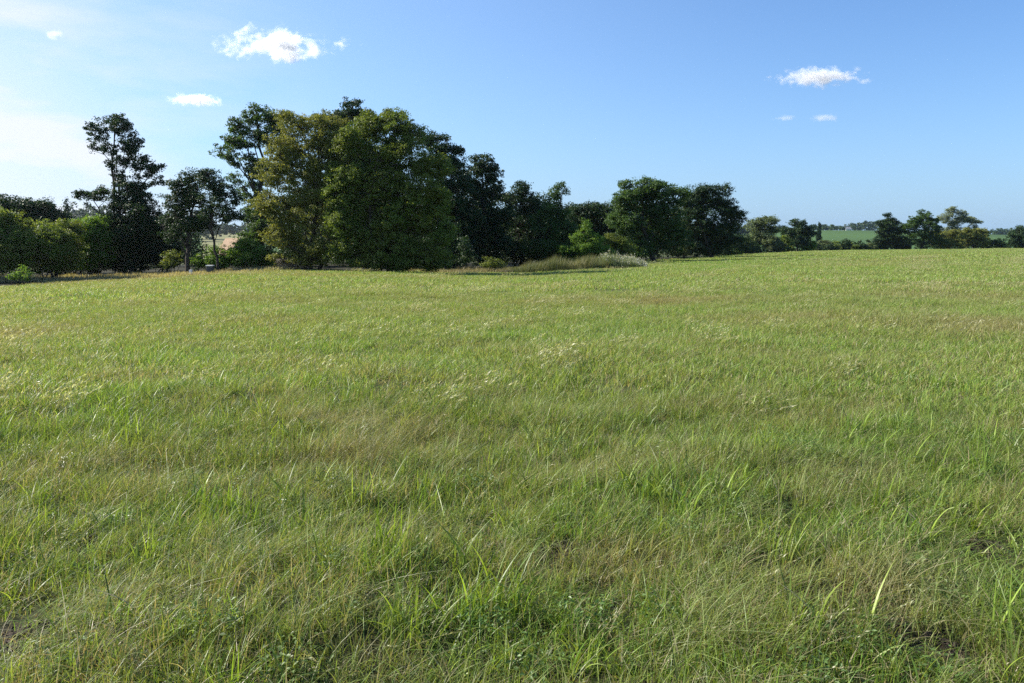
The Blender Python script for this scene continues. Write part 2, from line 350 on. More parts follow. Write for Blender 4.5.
def tree(name, label, cat, px, Y, lobes, mat, ls=0.17, dens=1.0, clump=0.5, gap=0.2, shell=0.5, group=None, bark='bark', r0=0.22,
         stems=None, lean=0, depth=1.0, upbias=0.5, twigs=0.5, shrub=False, extra=None, droop=0.0, part=('trunk', 'crown'), lobe_px=True):
    x, y, z = at(px, Y); base = np.array([x, y, z-0.05]); root = empty(name, base)
    tag(root, label, cat, group)
    W = []
    for L in lobes:
        lx, ly, rx, rz = L[:4]; dy = L[4] if len(L) > 4 else rng.uniform(-0.5, 0.5)*rx*Y/F*0.9
        yy = Y + dy; cz = zpix(ly, yy); cx = xpix(lx, yy, cz); s = yy/F
        W.append((cx, yy, cz, rx*s, (0.5*rx+0.5*rz)*s*depth, rz*s))
    MAIN = list(W); W = [(a, b, c, d*.9, e*.9, f_*.9) for a, b, c, d, e, f_ in W]
    for (a, b, c, d, e, f_) in MAIN:          # smaller boughs break up each lobe's outline
        for _ in range(3 if max(d, f_) > .9 else 0):
            v = unit(1)[0]; v[2] = abs(v[2]) if rng.random() < .7 else v[2]; q_ = rng.uniform(.26, .5)
            W.append((a+v[0]*d*.95, b+v[1]*e*.95, c+v[2]*f_*.95, d*q_*1.15, e*q_*1.1, f_*q_))
    CC, C_, N_, S_, R_ = crown_leaves(W, base, ls, dens, clump, shell, gap, seed=int(px*7+Y) % 9973, upbias=upbias, droop=droop)
    Wl = np.array(MAIN)[:, :3] - base
    paths = []
    top = Wl[np.argmax(Wl[:, 2])]
    if shrub:
        for l in Wl:
            for _ in range(3):
                s0 = np.array([rng.normal()*0.25, rng.normal()*0.2, 0]); paths.append(limb(s0, l + rng.normal(size=3)*0.25, r0*0.5, r0*0.14, 0.12))
    else:
        starts = stems or [(0, 0)]
        for sx, sy in starts:
            tr = limb((sx, sy, 0), top*np.array([.85, .85, .9]) if not lean else top*np.array([1, 1, .95]), r0*(.8 if len(starts) == 1 else .5), r0*0.16, 0.04 + 0.05*rng.random(), 12)
            tr[1][0] *= 1.35; paths.append(tr)
            TP = tr[0]
            for l in Wl:
                if len(starts) > 1 and rng.random() < 0.4: continue
                fr = np.clip((l[2]*0.62)/max(top[2], .1), 0.12, 0.86); k = int(fr*(len(TP)-1)); a = TP[k]
                rl = max(0.02, tr[1][k]*0.45); paths.append(limb(a, l, rl, rl*0.35, 0.08, 7, 0.04))
    # smaller branches from the limbs to the foliage clumps
    pool = np.concatenate([p[0][2:] for p in paths]); nt_ = int(len(CC)*twigs); nt_ = min(nt_, 420)
    if nt_ > 0:
        for kx in rng.choice(len(CC), nt_, replace=False):
            c = CC[kx]; cand = pool[pool[:, 2] < c[2]+0.3]
            if len(cand) == 0: continue
            dd = np.linalg.norm(cand - c, axis=1); a = cand[np.argmin(dd)]
            if dd.min() < 6: paths.append(limb(a, c, max(0.018, r0*0.12), max(0.008, r0*0.04), 0.08, 5))
    Vt, Ft = tubes(paths, 6)
    tr_o = link(bpy.data.objects.new(part[0], mesh_from(part[0], Vt, Ft, M[bark], smooth=True)), root)
    Vl, Fl = leaf_quads(C_, N_, S_)
    cr = link(bpy.data.objects.new(part[1], mesh_from(part[1], Vl, Fl, M[mat], {'rnd': ('FLOAT', 'FACE', R_)})), root)
    return root
def conifer(name, label, px, Y, topy, wpx, mat='spruce', group=None, ls=0.35):
    x, y, z = at(px, Y); base = np.array([x, y, z-0.1]); root = empty(name, base); tag(root, label, 'tree', group)
    Ht = zpix(topy, Y) - z; Wd = wpx*Y/F/2
    Vt, Ft = tubes([(np.array([[0, 0, 0], [0.05, 0, Ht*.5], [0, 0, Ht]]), [0.2, 0.12, 0.02])])
    link(bpy.data.objects.new('trunk', mesh_from('trunk', Vt, Ft, M['bark'])), root)
    nb = 170; t = np.sort(rng.random(nb)); CL = []
    for tt in t:
        a = rng.random()*6.28; R0 = Wd*(1-tt)**0.85*rng.uniform(.75, 1.15); zz = Ht*(0.06+0.94*tt)
        m_ = max(3, int(R0*14)); s = rng.random(m_)**0.7
        P = np.stack([np.cos(a)*R0*s, np.sin(a)*R0*s, zz - s*R0*0.35 + s*s*R0*.15], 1) + rng.normal(size=(m_, 3))*0.12
        CL.append(np.repeat(P, 4, 0) + rng.normal(size=(m_*4, 3))*0.14)
    C_ = np.concatenate(CL); k = len(C_); Nn = unit(k)+np.array([0, 0, .8]); Nn /= np.linalg.norm(Nn, axis=1)[:, None]
    Vl, Fl = leaf_quads(C_, Nn, ls*.5*rng.uniform(.5, 1.3, k), .4)
    link(bpy.data.objects.new('crown', mesh_from('crown', Vl, Fl, M[mat], {'rnd': ('FLOAT', 'FACE', rng.random(k))})), root)

G1 = 'trees along the left wood edge'
# left thicket
tree('shrub', 'dark bushy thicket shrub cut by the left photo edge, yellow-green on top', 'shrub', -14, 60, [(-20, 240, 34, 26), (8, 232, 24, 20), (-30, 222, 30, 18), (0, 254, 34, 20), (-8, 217, 14, 10)], 'green', .16, 1.3, .42, .1, shrub=True, r0=.12)
tree('tree', 'low dark broad tree behind the leftmost shrub with ragged top', 'tree', 24, 76, [(10, 212, 24, 13), (38, 211, 18, 10), (22, 230, 34, 24), (50, 228, 18, 18), (28, 204, 7, 6)], 'deep', .2, 1.2, .55, .15)
tree('shrub', 'rounded shrub with sunlit yellow-green top, second from the left photo edge', 'shrub', 55, 61, [(50, 240, 22, 18), (66, 238, 14, 16), (54, 254, 28, 18), (45, 228, 9, 7)], 'green', .15, 1.4, .4, .1, shrub=True, r0=.1)
tree('shrub', 'bright green bush just left of the tall ragged tree', 'shrub', 94, 67, [(92, 228, 16, 12), (84, 240, 16, 16), (102, 243, 16, 18), (92, 256, 22, 16)], 'bright', .17, 1.3, .42, .1, shrub=True, r0=.1)
conifer('spruce_tree', 'bluish spruce behind the left thicket, broader of the two', 55, 125, 201, 20)
conifer('spruce_tree', 'bluish spruce behind the left thicket, slimmer and taller tipped of the two', 71, 125, 199, 14)
tree('sapling', 'small leafy sapling standing in the grass at the left wood edge', 'sapling', 20, 54, [(22, 272, 7, 5), (14, 277, 7, 4), (28, 277, 6, 4)], 'bright', .14, 1.0, .25, .1, shrub=True, r0=.05)
tree('tree', 'tall ragged dark tree with a narrow crown leaning left above the thicket', 'tree', 134, 68,
     [(114, 124, 17, 9), (100, 131, 12, 8), (127, 131, 10, 8), (96, 146, 9, 8), (110, 148, 10, 7), (131, 148, 12, 9), (124, 160, 9, 8), (140, 164, 14, 10), (158, 168, 9, 6), (146, 180, 13, 10), (160, 181, 7, 6),
      (92, 196, 14, 6), (119, 176, 7, 7), (126, 190, 12, 9), (112, 164, 6, 5), (84, 203, 9, 6), (108, 190, 9, 6), (118, 205, 14, 10), (138, 200, 16, 14), (128, 222, 22, 16), (150, 218, 20, 18), (112, 226, 14, 12)], 'deep', .17, 1.15, .34, .6, lean=1, r0=.26, twigs=.7)
tree('tree', 'dense dark undergrowth tree beneath the tall ragged one, foliage down to the ground', 'tree', 140, 70, [(128, 244, 26, 24), (152, 240, 24, 26), (112, 258, 16, 14), (165, 258, 14, 12)], 'deep', .2, 1.3, .5, .1)
tree('tree', 'dark airy small tree with a stout straight trunk left of the thin-stemmed one', 'tree', 188, 63, [(186, 186, 13, 11), (200, 178, 10, 7), (176, 202, 14, 12), (196, 203, 15, 12), (184, 222, 18, 13), (170, 236, 10, 8), (200, 224, 12, 10)], 'deep', .15, 1.0, .36, .4, r0=.24)
tree('tree', 'small dark tree on a thin bare stem beside the gap with the tan roof', 'tree', 219, 61, [(208, 176, 12, 7), (224, 188, 14, 9), (238, 200, 9, 8), (214, 202, 14, 10), (228, 215, 14, 9), (206, 214, 9, 8)], 'deep', .15, 1.0, .34, .42, r0=.15)
for k, (a, b, c_, d_, mt, lb) in enumerate([(250, 255, 18, 12, 'bright', 'low sunlit bush between the thin-stemmed tree and the olive tree'), (223, 258, 12, 12, 'bright', 'small sunlit bush in front of the tan-roofed shed'), (203, 259, 10, 9, 'bright', 'small bright bush between the two small tree trunks'),
                                          (172, 258, 9, 8, 'green', 'small bush left of the stout trunk in the shade'), (268, 262, 13, 8, 'green', 'low bush at the left foot of the big olive tree')]):
    tree('bush', lb, 'bush', a, 64.5, [(a, b, c_, d_), (a-4, b+6, c_, d_*.6)], mt, .14, 1.3, .3, .05, shrub=True, r0=.06)
tree('oak_tree', 'tall oak with lobed open crown left behind the big olive tree', 'tree', 262, 74,
     [(258, 118, 20, 9), (278, 122, 12, 9), (240, 127, 12, 9), (232, 144, 13, 8), (220, 152, 9, 7), (250, 140, 16, 12), (272, 142, 16, 14), (244, 162, 14, 9), (236, 178, 9, 7), (262, 172, 16, 13), (256, 196, 16, 14), (264, 222, 20, 18), (250, 238, 14, 12)],
     'oak', .18, 1.1, .38, .6, lean=1, r0=.36)
tree('tree', 'big olive-brown airy tree with branches showing through the crown', 'tree', 310, 58.5,
     [(300, 128, 22, 13), (322, 122, 18, 11), (280, 146, 18, 15), (308, 150, 24, 16), (335, 142, 18, 16), (272, 174, 17, 17), (296, 180, 20, 16), (322, 178, 20, 18), (268, 204, 14, 14), (284, 214, 20, 14), (312, 216, 24, 18), (276, 238, 16, 12), (300, 246, 24, 14), (330, 246, 22, 14), (282, 258, 12, 7), (312, 260, 20, 7), (292, 160, 12, 12), (318, 196, 16, 14), (340, 166, 16, 14), (342, 204, 16, 16), (338, 130, 14, 11), (340, 236, 16, 14)],
     'olive', .14, 1.25, .34, .8, r0=.28, stems=[(0, 0), (.5, .4), (-.5, .2)], twigs=.9)
tree('tree', 'largest dense green tree of the wood edge, foliage reaching the grass', 'tree', 388, 57,
     [(368, 128, 18, 12), (392, 124, 20, 12), (414, 136, 16, 11), (350, 146, 18, 15), (380, 150, 24, 16), (410, 158, 22, 16), (432, 166, 14, 12), (350, 178, 20, 18), (384, 184, 26, 20), (418, 188, 24, 20), (440, 200, 14, 16), (352, 212, 22, 18), (388, 218, 28, 20), (424, 222, 24, 18), (360, 244, 24, 16), (396, 250, 28, 15), (430, 250, 20, 14), (446, 230, 10, 14), (338, 196, 14, 18), (340, 228, 16, 16), (344, 256, 20, 10), (372, 262, 24, 7), (404, 264, 24, 6), (436, 262, 16, 7)],
     'green', .14, 1.3, .36, .42, r0=.3, stems=[(0, 0), (.6, .3), (-.6, .3), (.1, .8)])
tree('tree', 'dark tree whose round top pokes up behind the big olive and green trees', 'tree', 354, 80, [(352, 108, 12, 9), (340, 118, 13, 8), (325, 122, 9, 6), (364, 118, 12, 8), (352, 134, 24, 16), (350, 160, 36, 26), (370, 190, 40, 30), (350, 230, 45, 34)], 'deep', .22, 1.1, .5, .2, r0=.35)
tree('tree', 'dark tree behind the right shoulder of the largest green tree', 'tree', 446, 74, [(428, 140, 16, 9), (446, 152, 14, 9), (438, 168, 20, 14), (458, 166, 10, 9), (450, 194, 22, 20), (452, 226, 24, 24), (448, 254, 24, 14)], 'deep', .19, 1.2, .45, .2, r0=.3)
G2 = 'dark trees of the middle wood'
tree('tree', 'dark round-topped tree with small sky holes, right of the largest green tree', 'tree', 484, 78, [(482, 166, 14, 9), (494, 176, 10, 9), (470, 178, 13, 11), (486, 190, 18, 12), (478, 214, 24, 18), (496, 224, 16, 20), (482, 246, 28, 18)], 'deep', .19, 1.15, .42, .35, r0=.3)
tree('tree', 'dark uneven tree with bare twig tips in the middle wood', 'tree', 522, 82, [(522, 190, 11, 7), (512, 200, 14, 10), (532, 204, 14, 10), (520, 222, 22, 16), (514, 246, 24, 18), (535, 246, 20, 16)], 'deep', .18, 1.1, .42, .3, r0=.26)
tree('tree', 'narrow vine-hung tree with a hooked drooping top in the middle wood', 'tree', 554, 77, [(556, 187, 5, 4), (562, 184, 5, 3), (566, 189, 3, 4), (555, 196, 8, 8), (551, 204, 9, 7), (556, 212, 12, 9), (548, 226, 15, 11), (562, 232, 13, 13), (550, 250, 20, 14)], 'oak', .16, 1.25, .36, .2, r0=.2, droop=1.2)
tree('tree', 'low dark round tree behind the small light-green one', 'tree', 598, 88, [(590, 210, 16, 7), (608, 212, 14, 8), (578, 220, 14, 10), (598, 228, 22, 14), (592, 246, 26, 14)], 'deep', .2, 1.2, .5, .15, r0=.26)
tree('young_tree', 'small light-green feathery tree in front of the dark middle wood', 'tree', 586, 74, [(586, 224, 4, 6), (585, 232, 7, 6), (578, 239, 10, 5), (594, 240, 10, 5), (571, 249, 11, 4), (588, 250, 15, 7), (603, 252, 10, 5), (584, 258, 18, 5)], 'bright', .13, 1.3, .3, .2, r0=.1)
tree('bush', 'leafy bush between the light-green young tree and the tall rounded tree', 'bush', 616, 80, [(614, 244, 10, 9), (622, 250, 11, 9), (612, 256, 13, 6)], 'green', .16, 1.2, .34, .1, shrub=True, r0=.07)
tree('tree', 'tall full rounded tree, left one of the pair at the wood end', 'tree', 654, 84, [(640, 189, 18, 10), (658, 190, 15, 10), (674, 200, 12, 11), (626, 202, 15, 12), (648, 208, 20, 14), (670, 220, 18, 14), (628, 224, 17, 15), (652, 234, 22, 15), (674, 242, 16, 12), (638, 248, 18, 10)], 'oak', .19, 1.25, .45, .2, r0=.32)
tree('tree', 'tall full rounded tree, right one of the pair at the wood end', 'tree', 712, 99, [(698, 194, 12, 9), (712, 197, 15, 11), (728, 207, 10, 10), (694, 210, 14, 12), (712, 216, 18, 13), (732, 222, 11, 12), (698, 232, 18, 12), (722, 237, 18, 12), (706, 246, 18, 7)], 'deep', .18, 1.2, .46, .22, r0=.34)
tree('tree', 'grey-green lower tree filling in between the two tall rounded trees', 'tree', 684, 100, [(684, 212, 10, 12), (680, 230, 12, 14), (690, 244, 14, 9)], 'grey', .18, 1.1, .45, .2, r0=.2)
# right-hand hedge and field trees
tree('tree', 'grey-green loose tree right of the wood end', 'tree', 762, 150, [(768, 222, 9, 6), (756, 226, 9, 6), (763, 233, 14, 8), (754, 242, 9, 6), (772, 242, 10, 6)], 'grey', .3, 1.3, .6, .22, r0=.2)
tree('tree', 'dark rounded tree in the hedge, just left of the spruce tip', 'tree', 797, 162, [(798, 227, 9, 6), (790, 234, 10, 7), (804, 235, 9, 7), (797, 242, 13, 6)], 'deep', .3, 1.3, .6, .15, r0=.22)
conifer('spruce_tree', 'tiny dark spruce tip rising above the far hedge', 818, 215, 223, 8, ls=.5)
tree('tree', 'dark cone-shaped tree standing clear in the far hedge', 'tree', 888, 186, [(888, 219, 5, 5), (887, 226, 9, 6), (888, 234, 13, 7), (888, 242, 14, 6)], 'deep', .32, 1.5, .6, .08, r0=.25)
tree('tree', 'broad open tree right of the dark cone-shaped one', 'tree', 922, 184, [(924, 216, 7, 5), (914, 219, 6, 5), (933, 221, 6, 5), (910, 227, 8, 6), (922, 227, 12, 7), (935, 231, 7, 6), (914, 238, 11, 7), (930, 240, 12, 6)], 'oak', .3, 1.1, .55, .35, r0=.25)
tree('tree', 'pale airy silvery tree, taller of two above the far hedge', 'tree', 952, 205, [(952, 213, 6, 5), (961, 217, 5, 5), (944, 219, 6, 5), (954, 222, 9, 5), (950, 231, 8, 6)], 'pale', .24, 1.1, .5, .3, bark='bark_pale', r0=.2)
tree('tree', 'pale airy silvery tree, shorter of two above the far hedge', 'tree', 974, 205, [(970, 220, 6, 4), (977, 223, 5, 4), (972, 230, 6, 5)], 'pale', .24, 1.1, .5, .3, bark='bark_pale', r0=.16)
tree('bush', 'yellow-green bushy thicket below the taller pale tree', 'bush', 948, 187, [(944, 236, 10, 6), (956, 236, 10, 6), (950, 243, 16, 5)], 'olive', .3, 1.3, .5, .1, shrub=True, r0=.12)
tree('bush', 'olive-brown bushy thicket below the shorter pale tree', 'bush', 974, 188, [(970, 235, 9, 6), (980, 237, 8, 7), (975, 243, 13, 5)], 'olive', .3, 1.3, .5, .1, shrub=True, r0=.12)
tree('bush', 'low dark bush at the right end of the far hedge', 'bush', 994, 190, [(991, 243, 7, 3.5), (1000, 245, 4, 2)], 'deep', .3, 1.3, .4, .05, shrub=True, r0=.1)
tree('tree', 'dark tree cut by the right photo edge', 'tree', 1024, 196, [(1017, 238, 9, 6), (1028, 232, 10, 7), (1022, 243, 14, 4)], 'deep', .32, 1.3, .6, .12, r0=.25)
tree('tree', 'rounded tree beyond the right photo edge', 'tree', 1075, 200, [(1070, 232, 12, 10), (1084, 234, 12, 9), (1076, 242, 16, 6)], 'deep', .32, 1.2, .6, .12, r0=.25)
HB = [(745, 150, 238, 8, 'green'), (776, 152, 240, 7, 'grey'), (784, 156, 238, 6, 'green'), (808, 162, 241, 6, 'bright'), (817, 168, 243, 5, 'grey'), (826, 178, 240, 6, 'grey'), (836, 180, 243, 5, 'green'), (845, 180, 240, 5, 'deep'),
      (853, 182, 244, 4, 'green'), (862, 184, 243.5, 4, 'deep'), (870, 184, 244, 4, 'grey'), (878, 186, 243, 5, 'deep'), (902, 186, 243, 5, 'deep'), (985, 192, 243, 4, 'deep'), (728, 120, 246, 9, 'green'), (748, 140, 245, 8, 'deep'), (786, 160, 245, 7, 'green'), (830, 174, 245, 6, 'deep')]
nmc = {'green': 'mid-green', 'grey': 'grey-green', 'deep': 'dark green', 'bright': 'light green'}
where = ['beside the grey-green loose tree, left side', 'right foot of the grey-green loose tree', 'left flank of the dark rounded hedge tree', 'right foot of the dark rounded hedge tree', 'under the tiny spruce tip', 'just right of the tiny spruce tip',
         'below the left end of the hilltop wood', 'lower left corner of the far green field', 'below the middle of the far green field, left half', 'below the middle of the far green field', 'below the far green field, right half', 'left foot of the cone-shaped tree',
         'in the gap between the cone-shaped tree and the broad open tree', 'left of the low end bush under the distant forest', 'at the right foot of the tall wood-end pair', 'low in front of the grey-green loose tree', 'low in front of the dark rounded hedge tree', 'lowest part of the hedge left of the far green field']
for (p_, Y_b, ty, hw, mt), wh in zip(HB, where):
    gy_ = 240.2 + F*(CAMZ - at(p_, Y_b)[2])/Y_b
    cy_ = (ty + gy_)/2
    tree('hedge_bush', nmc[mt] + ' hedge bush ' + wh, 'bush', p_, Y_b, [(p_, cy_, hw, (gy_-ty)/2+.5), (p_-hw*.6, cy_+1.5, hw*.8, (gy_-ty)/2.4), (p_+hw*.6, cy_+1.2, hw*.8, (gy_-ty)/2.2)], mt, .28, 1.3, .4, .08, shrub=True, r0=.1, group='bushes of the far hedge')

# tree beyond the left photo edge (seen from a step aside)
tree('tree', 'broad dark tree beyond the left photo edge', 'tree', -80, 64, [(-80, 200, 30, 22), (-100, 225, 34, 26), (-60, 225, 30, 26), (-80, 255, 44, 22)], 'deep', .22, 1.0, .55, .15)

# woods that read as one mass: second rank behind the named trees, and far forests
def mass(name, label, spots, mat, ls, dens, clump, trunks=False):
    """spots: (px, Y, top_py, half_width_px)"""
    allV, allF, allR, b = [], [], [], 0
    for (px, Y, ty, hw) in spots:
        x, y, z = at(px, Y); zt = zpix(ty, Y); Hh = max(zt - z, 3.0); s = Y/F; base = np.array([x, y, z])
        lob = [(x+rng.normal()*hw*s*.2, y, z+Hh*.74, hw*s*.75, hw*s*.75, Hh*.26), (x, y, z+Hh*.42, hw*s*1.05, hw*s, Hh*.36)]
        _, C_, N_, S_, R_ = crown_leaves(lob, base, ls, dens, clump, .5, .15, seed=int(px) % 97)
        Vl, Fl = leaf_quads(C_ + base, N_, S_); allV.append(Vl); allF.append(Fl+b); b += len(Vl); allR.append(R_)
    o = link(bpy.data.objects.new(name, mesh_from(name, np.concatenate(allV), np.concatenate(allF), M[mat], {'rnd': ('FLOAT', 'FACE', np.concatenate(allR))})))
    tag(o, label, 'wood', kind='stuff')
sp = []
for px in list(range(-120, 205, 22)) + list(range(270, 745, 20)):
    Yb = np.interp(px, [-90, 200, 460, 640, 740], [92, 92, 100, 112, 135]) + rng.uniform(-4, 6)
    ty = np.interp(px, [-90, 60, 120, 200, 265, 350, 450, 520, 600, 650, 740], [213, 217, 220, 222, 190, 165, 186, 197, 206, 203, 234]) + rng.uniform(-4, 6)
    sp.append((px + rng.uniform(-5, 5), Yb, ty, 15))
mass('woodland', 'dark wood filling in behind the front rank of trees', sp, 'deep', .30, 1.2, .7)
sp = [(px + rng.uniform(-4, 4), rng.uniform(66, 73) if px < 470 else rng.uniform(80, 86) if px < 610 else np.interp(px, [610, 640, 740], [90, 96, 122]), (250 if px < 600 else 246) + rng.uniform(-6, 4), 9) for px in list(range(-120, 160, 11)) + list(range(285, 750, 11))]
mass('undergrowth', 'dark undergrowth filling the foot of the wood', sp, 'deep', .2, .9, .45)
sp = [(px + rng.uniform(-3, 3), rng.uniform(196, 215), 242.5 + rng.uniform(-1.5, 1.5), 5) for px in range(735, 1120, 7)]
mass('hedge_undergrowth', 'low dark brush along the far field hedge', sp, 'deep', .4, .9, .5)
sp = [(px, 1130 + rng.uniform(-30, 60), np.interp(px, [840, 850, 866, 884, 900], [226, 222, 221, 221, 223]) + rng.uniform(-1.2, 1.2), rng.uniform(3, 4.5)) for px in np.arange(849, 905, 4.0)]
mass('hilltop_wood', 'small dark wood on the hilltop above the far green field', sp, 'wood', 2.2, 1.3, 2.6)
sp = [(px, 900 + rng.uniform(-30, 60), np.interp(px, [795, 812, 820, 832, 843], [232, 226, 224.5, 225.5, 227.5]) + rng.uniform(-1, 1), rng.uniform(3, 5)) for px in np.arange(770, 845, 4.0)]
mass('distant_wood', 'line of distant trees left of the hilltop wood', sp, 'wood', 1.8, 1.3, 2.2)
sp = [(px, 1250 + rng.uniform(-40, 60), np.interp(px, [900, 980, 1024, 1200], [231, 230.5, 228, 226]) + rng.uniform(-.8, .8), rng.uniform(3, 5)) for px in np.arange(900, 1200, 4.0)]
mass('distant_forest', 'long dark forest belt on the horizon at the right', sp, 'wood', 2.2, 1.3, 2.6)
sp = [(px, 520 + rng.uniform(-20, 60), 211 + 4*math.sin(px*.05) + rng.uniform(-2, 2), 7) for px in np.arange(-150, 215, 6.0)] + [(px, 700, 224 + rng.uniform(-1.5, 1.5), 6) for px in np.arange(215, 760, 7.0)]
mass('distant_hillside_wood', 'hazy wooded hillside glimpsed behind the left trees', sp, 'wood', 1.4, 1.2, 1.8)

# ------------------------------------------------------------------ small buildings glimpsed
def prism_house(name, label, px, Y, wd, dp, eave, ridge, yaw, wallc, roofc):
    x, y, z = at(px, Y); root = empty(name, (x, y, z)); root.rotation_euler.z = yaw; tag(root, label, 'building')
    a, b = wd/2, dp/2
    V = [(-a,-b,-.3),(a,-b,-.3),(a,b,-.3),(-a,b,-.3),(-a,-b,eave),(a,-b,eave),(a,b,eave),(-a,b,eave),(-a,0,ridge),(a,0,ridge)]
    me = bpy.data.meshes.new('wall'); me.from_pydata(V, [], [(0,1,5,4),(2,3,7,6),(1,2,6,9,5),(3,0,4,8,7)]); me.materials.append(wallc)
    link(bpy.data.objects.new('wall', me), root)
    o, t = .35, .14; sl = (ridge-eave)/b
    V = []
    for sx in (-a-o, a+o):
        V += [(sx, -b-o, eave-o*sl+.02), (sx, 0, ridge+.02), (sx, b+o, eave-o*sl+.02), (sx, b+o, eave-o*sl+t), (sx, 0, ridge+t+.05), (sx, -b-o, eave-o*sl+t)]
    Fc = [(0,1,7,6),(1,2,8,7),(2,3,9,8),(3,4,10,9),(4,5,11,10),(5,0,6,11),(0,5,4,1),(1,4,3,2),(6,7,10,11),(7,8,9,10)]
    me = bpy.data.meshes.new('roof'); me.from_pydata(V, [], Fc); me.materials.append(roofc)
    link(bpy.data.objects.new('roof', me), root)
    def pane(nm, x0, x1, z0, z1, mt):
        me = bpy.data.meshes.new(nm); me.from_pydata([(x0,-b-.03,z0),(x1,-b-.03,z0),(x1,-b-.03,z1),(x0,-b-.03,z1),(x0,-b+.05,z0),(x1,-b+.05,z0),(x1,-b+.05,z1),(x0,-b+.05,z1)], [], [(0,1,2,3),(0,3,7,4),(1,5,6,2),(3,2,6,7),(0,4,5,1)]); me.materials.append(mt)
        link(bpy.data.objects.new(nm, me), root)
    pane('door', -.5, .5, 0, eave*.75, M['bark'])
    for s_ in (-1, 1): pane('window', s_*a*.6-.4, s_*a*.6+.4, eave*.35, eave*.7, M['glassy'])
M['glassy'] = plain('dark_glass', (0.02, 0.025, 0.03), (0.03, 0.035, 0.04), 1, 0.15, spec=.6)
M['tan_roof'] = plain('tan_roof', (0.24, 0.17, 0.11), (0.33, 0.24, 0.16), 3)
M['tan_wall'] = plain('tan_wall', (0.45, 0.36, 0.28), (0.55, 0.45, 0.36), 2)
M['white_wall'] = plain('white_wall', (0.7, 0.7, 0.68), (0.8, 0.8, 0.78), .5)
M['red_roof'] = plain('grey_roof', (0.35, 0.34, 0.33), (0.42, 0.41, 0.40), .5)
prism_house('shed', 'small shed with a tan sunlit roof glimpsed behind the bushes and thin tree stem', 234, 86, 2.2, 2.4, 1.4, 2.75, R(-40), M['tan_wall'], M['tan_roof'])
prism_house('cottage', 'tiny white cottage on the hilltop at the left end of the hilltop wood', 847, 1080, 9, 7, 3.5, 6.5, R(15), M['white_wall'], M['red_roof'])

def box_bm(bm, x0, x1, y0, y1, z0, z1):
    import mathutils
    r = bmesh.ops.create_cube(bm, size=1.0)
    bmesh.ops.scale(bm, vec=(x1-x0, y1-y0, z1-z0), verts=r['verts']); bmesh.ops.translate(bm, vec=((x0+x1)/2, (y0+y1)/2, (z0+z1)/2), verts=r['verts'])
    bmesh.ops.bevel(bm, geom=list({e for v in r['verts'] for e in v.link_edges}), offset=0.012, segments=1, affect='EDGES')
def bmobj(name, bm, mat, parent=None, loc=None):
    me = bpy.data.meshes.new(name); bm.to_mesh(me); bm.free(); me.materials.append(mat)
    o = link(bpy.data.objects.new(name, me), parent)
    if loc: o.location = loc
    return o
M['grey_paint'] = plain('weathered_grey', (0.06, 0.06, 0.06), (0.12, 0.12, 0.11), 8)
x, y, z = at(210.5, 60.5); hv = empty('lidded_box', (x, y, z)); tag(hv, 'small grey box with a white lid beside the thin bare tree stem', 'box')
bm = bmesh.new(); box_bm(bm, -.22, .22, -.22, .22, .18, .62); bmobj('body', bm, M['grey_paint'], hv)
bm = bmesh.new(); box_bm(bm, -.25, .25, -.25, .25, .623, .70); bmobj('lid', bm, M['white_wall'], hv)
for sx in (-1, 1):
    for sy in (-1, 1):
        bm = bmesh.new(); box_bm(bm, sx*.2-.03, sx*.2+.03, sy*.2-.03, sy*.2+.03, -.08, .177); bmobj('leg', bm, M['bark'], hv)
x, y, z = at(191, 60); bm = bmesh.new(); box_bm(bm, -.1, .1, -.09, .09, -.1, .42)
mk = bmobj('marker_stone', bm, M['white_wall'], None, (x, y, z)); tag(mk, 'short pale marker stone at the foot of the stout dark trunk', 'marker stone')

# ------------------------------------------------------------------ rough strip: tall dry grass, herbs, white seed heads, dry twig bush
def tall_stand(name, label, px0, px1, Y0, Y1, hgts, mat_leaf, n, wv, flower=None, fl_n=0):
    """stand of separate upright stems as one countless stuff object"""
    px = rng.uniform(px0, px1, n); Yv = rng.uniform(Y0, Y1, n); x = (px-CX)/F*(Yv*math.cos(PITCH)+CAMZ*.13); z = hgt(x, Yv)
    t = (px-px0)/(px1-px0); h = np.interp(t, np.linspace(0, 1, len(hgts)), hgts)*rng.uniform(.55, 1.1, n)*(1+.35*noise(np.stack([x, Yv], 1), 1.6, 6))
    a = rng.uniform(0, 6.28, n); lean = rng.uniform(.05, .35, n)*h; lx = np.cos(a)*lean + .1*h; ly = np.sin(a)*lean
    w2 = wv*rng.uniform(.6, 1.4, n); ph = rng.uniform(0, 6.28, n); ux, uy = np.cos(ph)*w2, np.sin(ph)*w2
    b = np.stack([x, Yv, z], 1); m1 = b + np.stack([lx*.3, ly*.3, h*.55], 1); tp = b + np.stack([lx, ly, h], 1); U = np.stack([ux, uy, ux*0], 1)
    V = np.stack([b-U, b+U, m1+U*.9, m1-U*.9, tp+U*.2, tp-U*.2], 1).reshape(-1, 3)
    k = np.arange(n)*6; Fc = np.concatenate([np.stack([k, k+1, k+2, k+3], 1), np.stack([k+3, k+2, k+4, k+5], 1)])
    rr = rng.random(n); o = link(bpy.data.objects.new(name, mesh_from(name, V, Fc, M[mat_leaf], {'rnd': ('FLOAT', 'FACE', np.concatenate([rr, rr]))})))
    tag(o, label, 'grass', kind='stuff'); return x, Yv, z, h, tp
M['rough'] = leaf_mat('rough_grass', (0.05, 0.07, 0.025), (0.10, 0.105, 0.045), (0.20, 0.18, 0.09), .35, alt=(.06, .09, .03), altamt=.8)
M['straw'] = leaf_mat('straw', (0.13, 0.13, 0.06), (0.24, 0.215, 0.12), (0.38, 0.34, 0.21), .4)
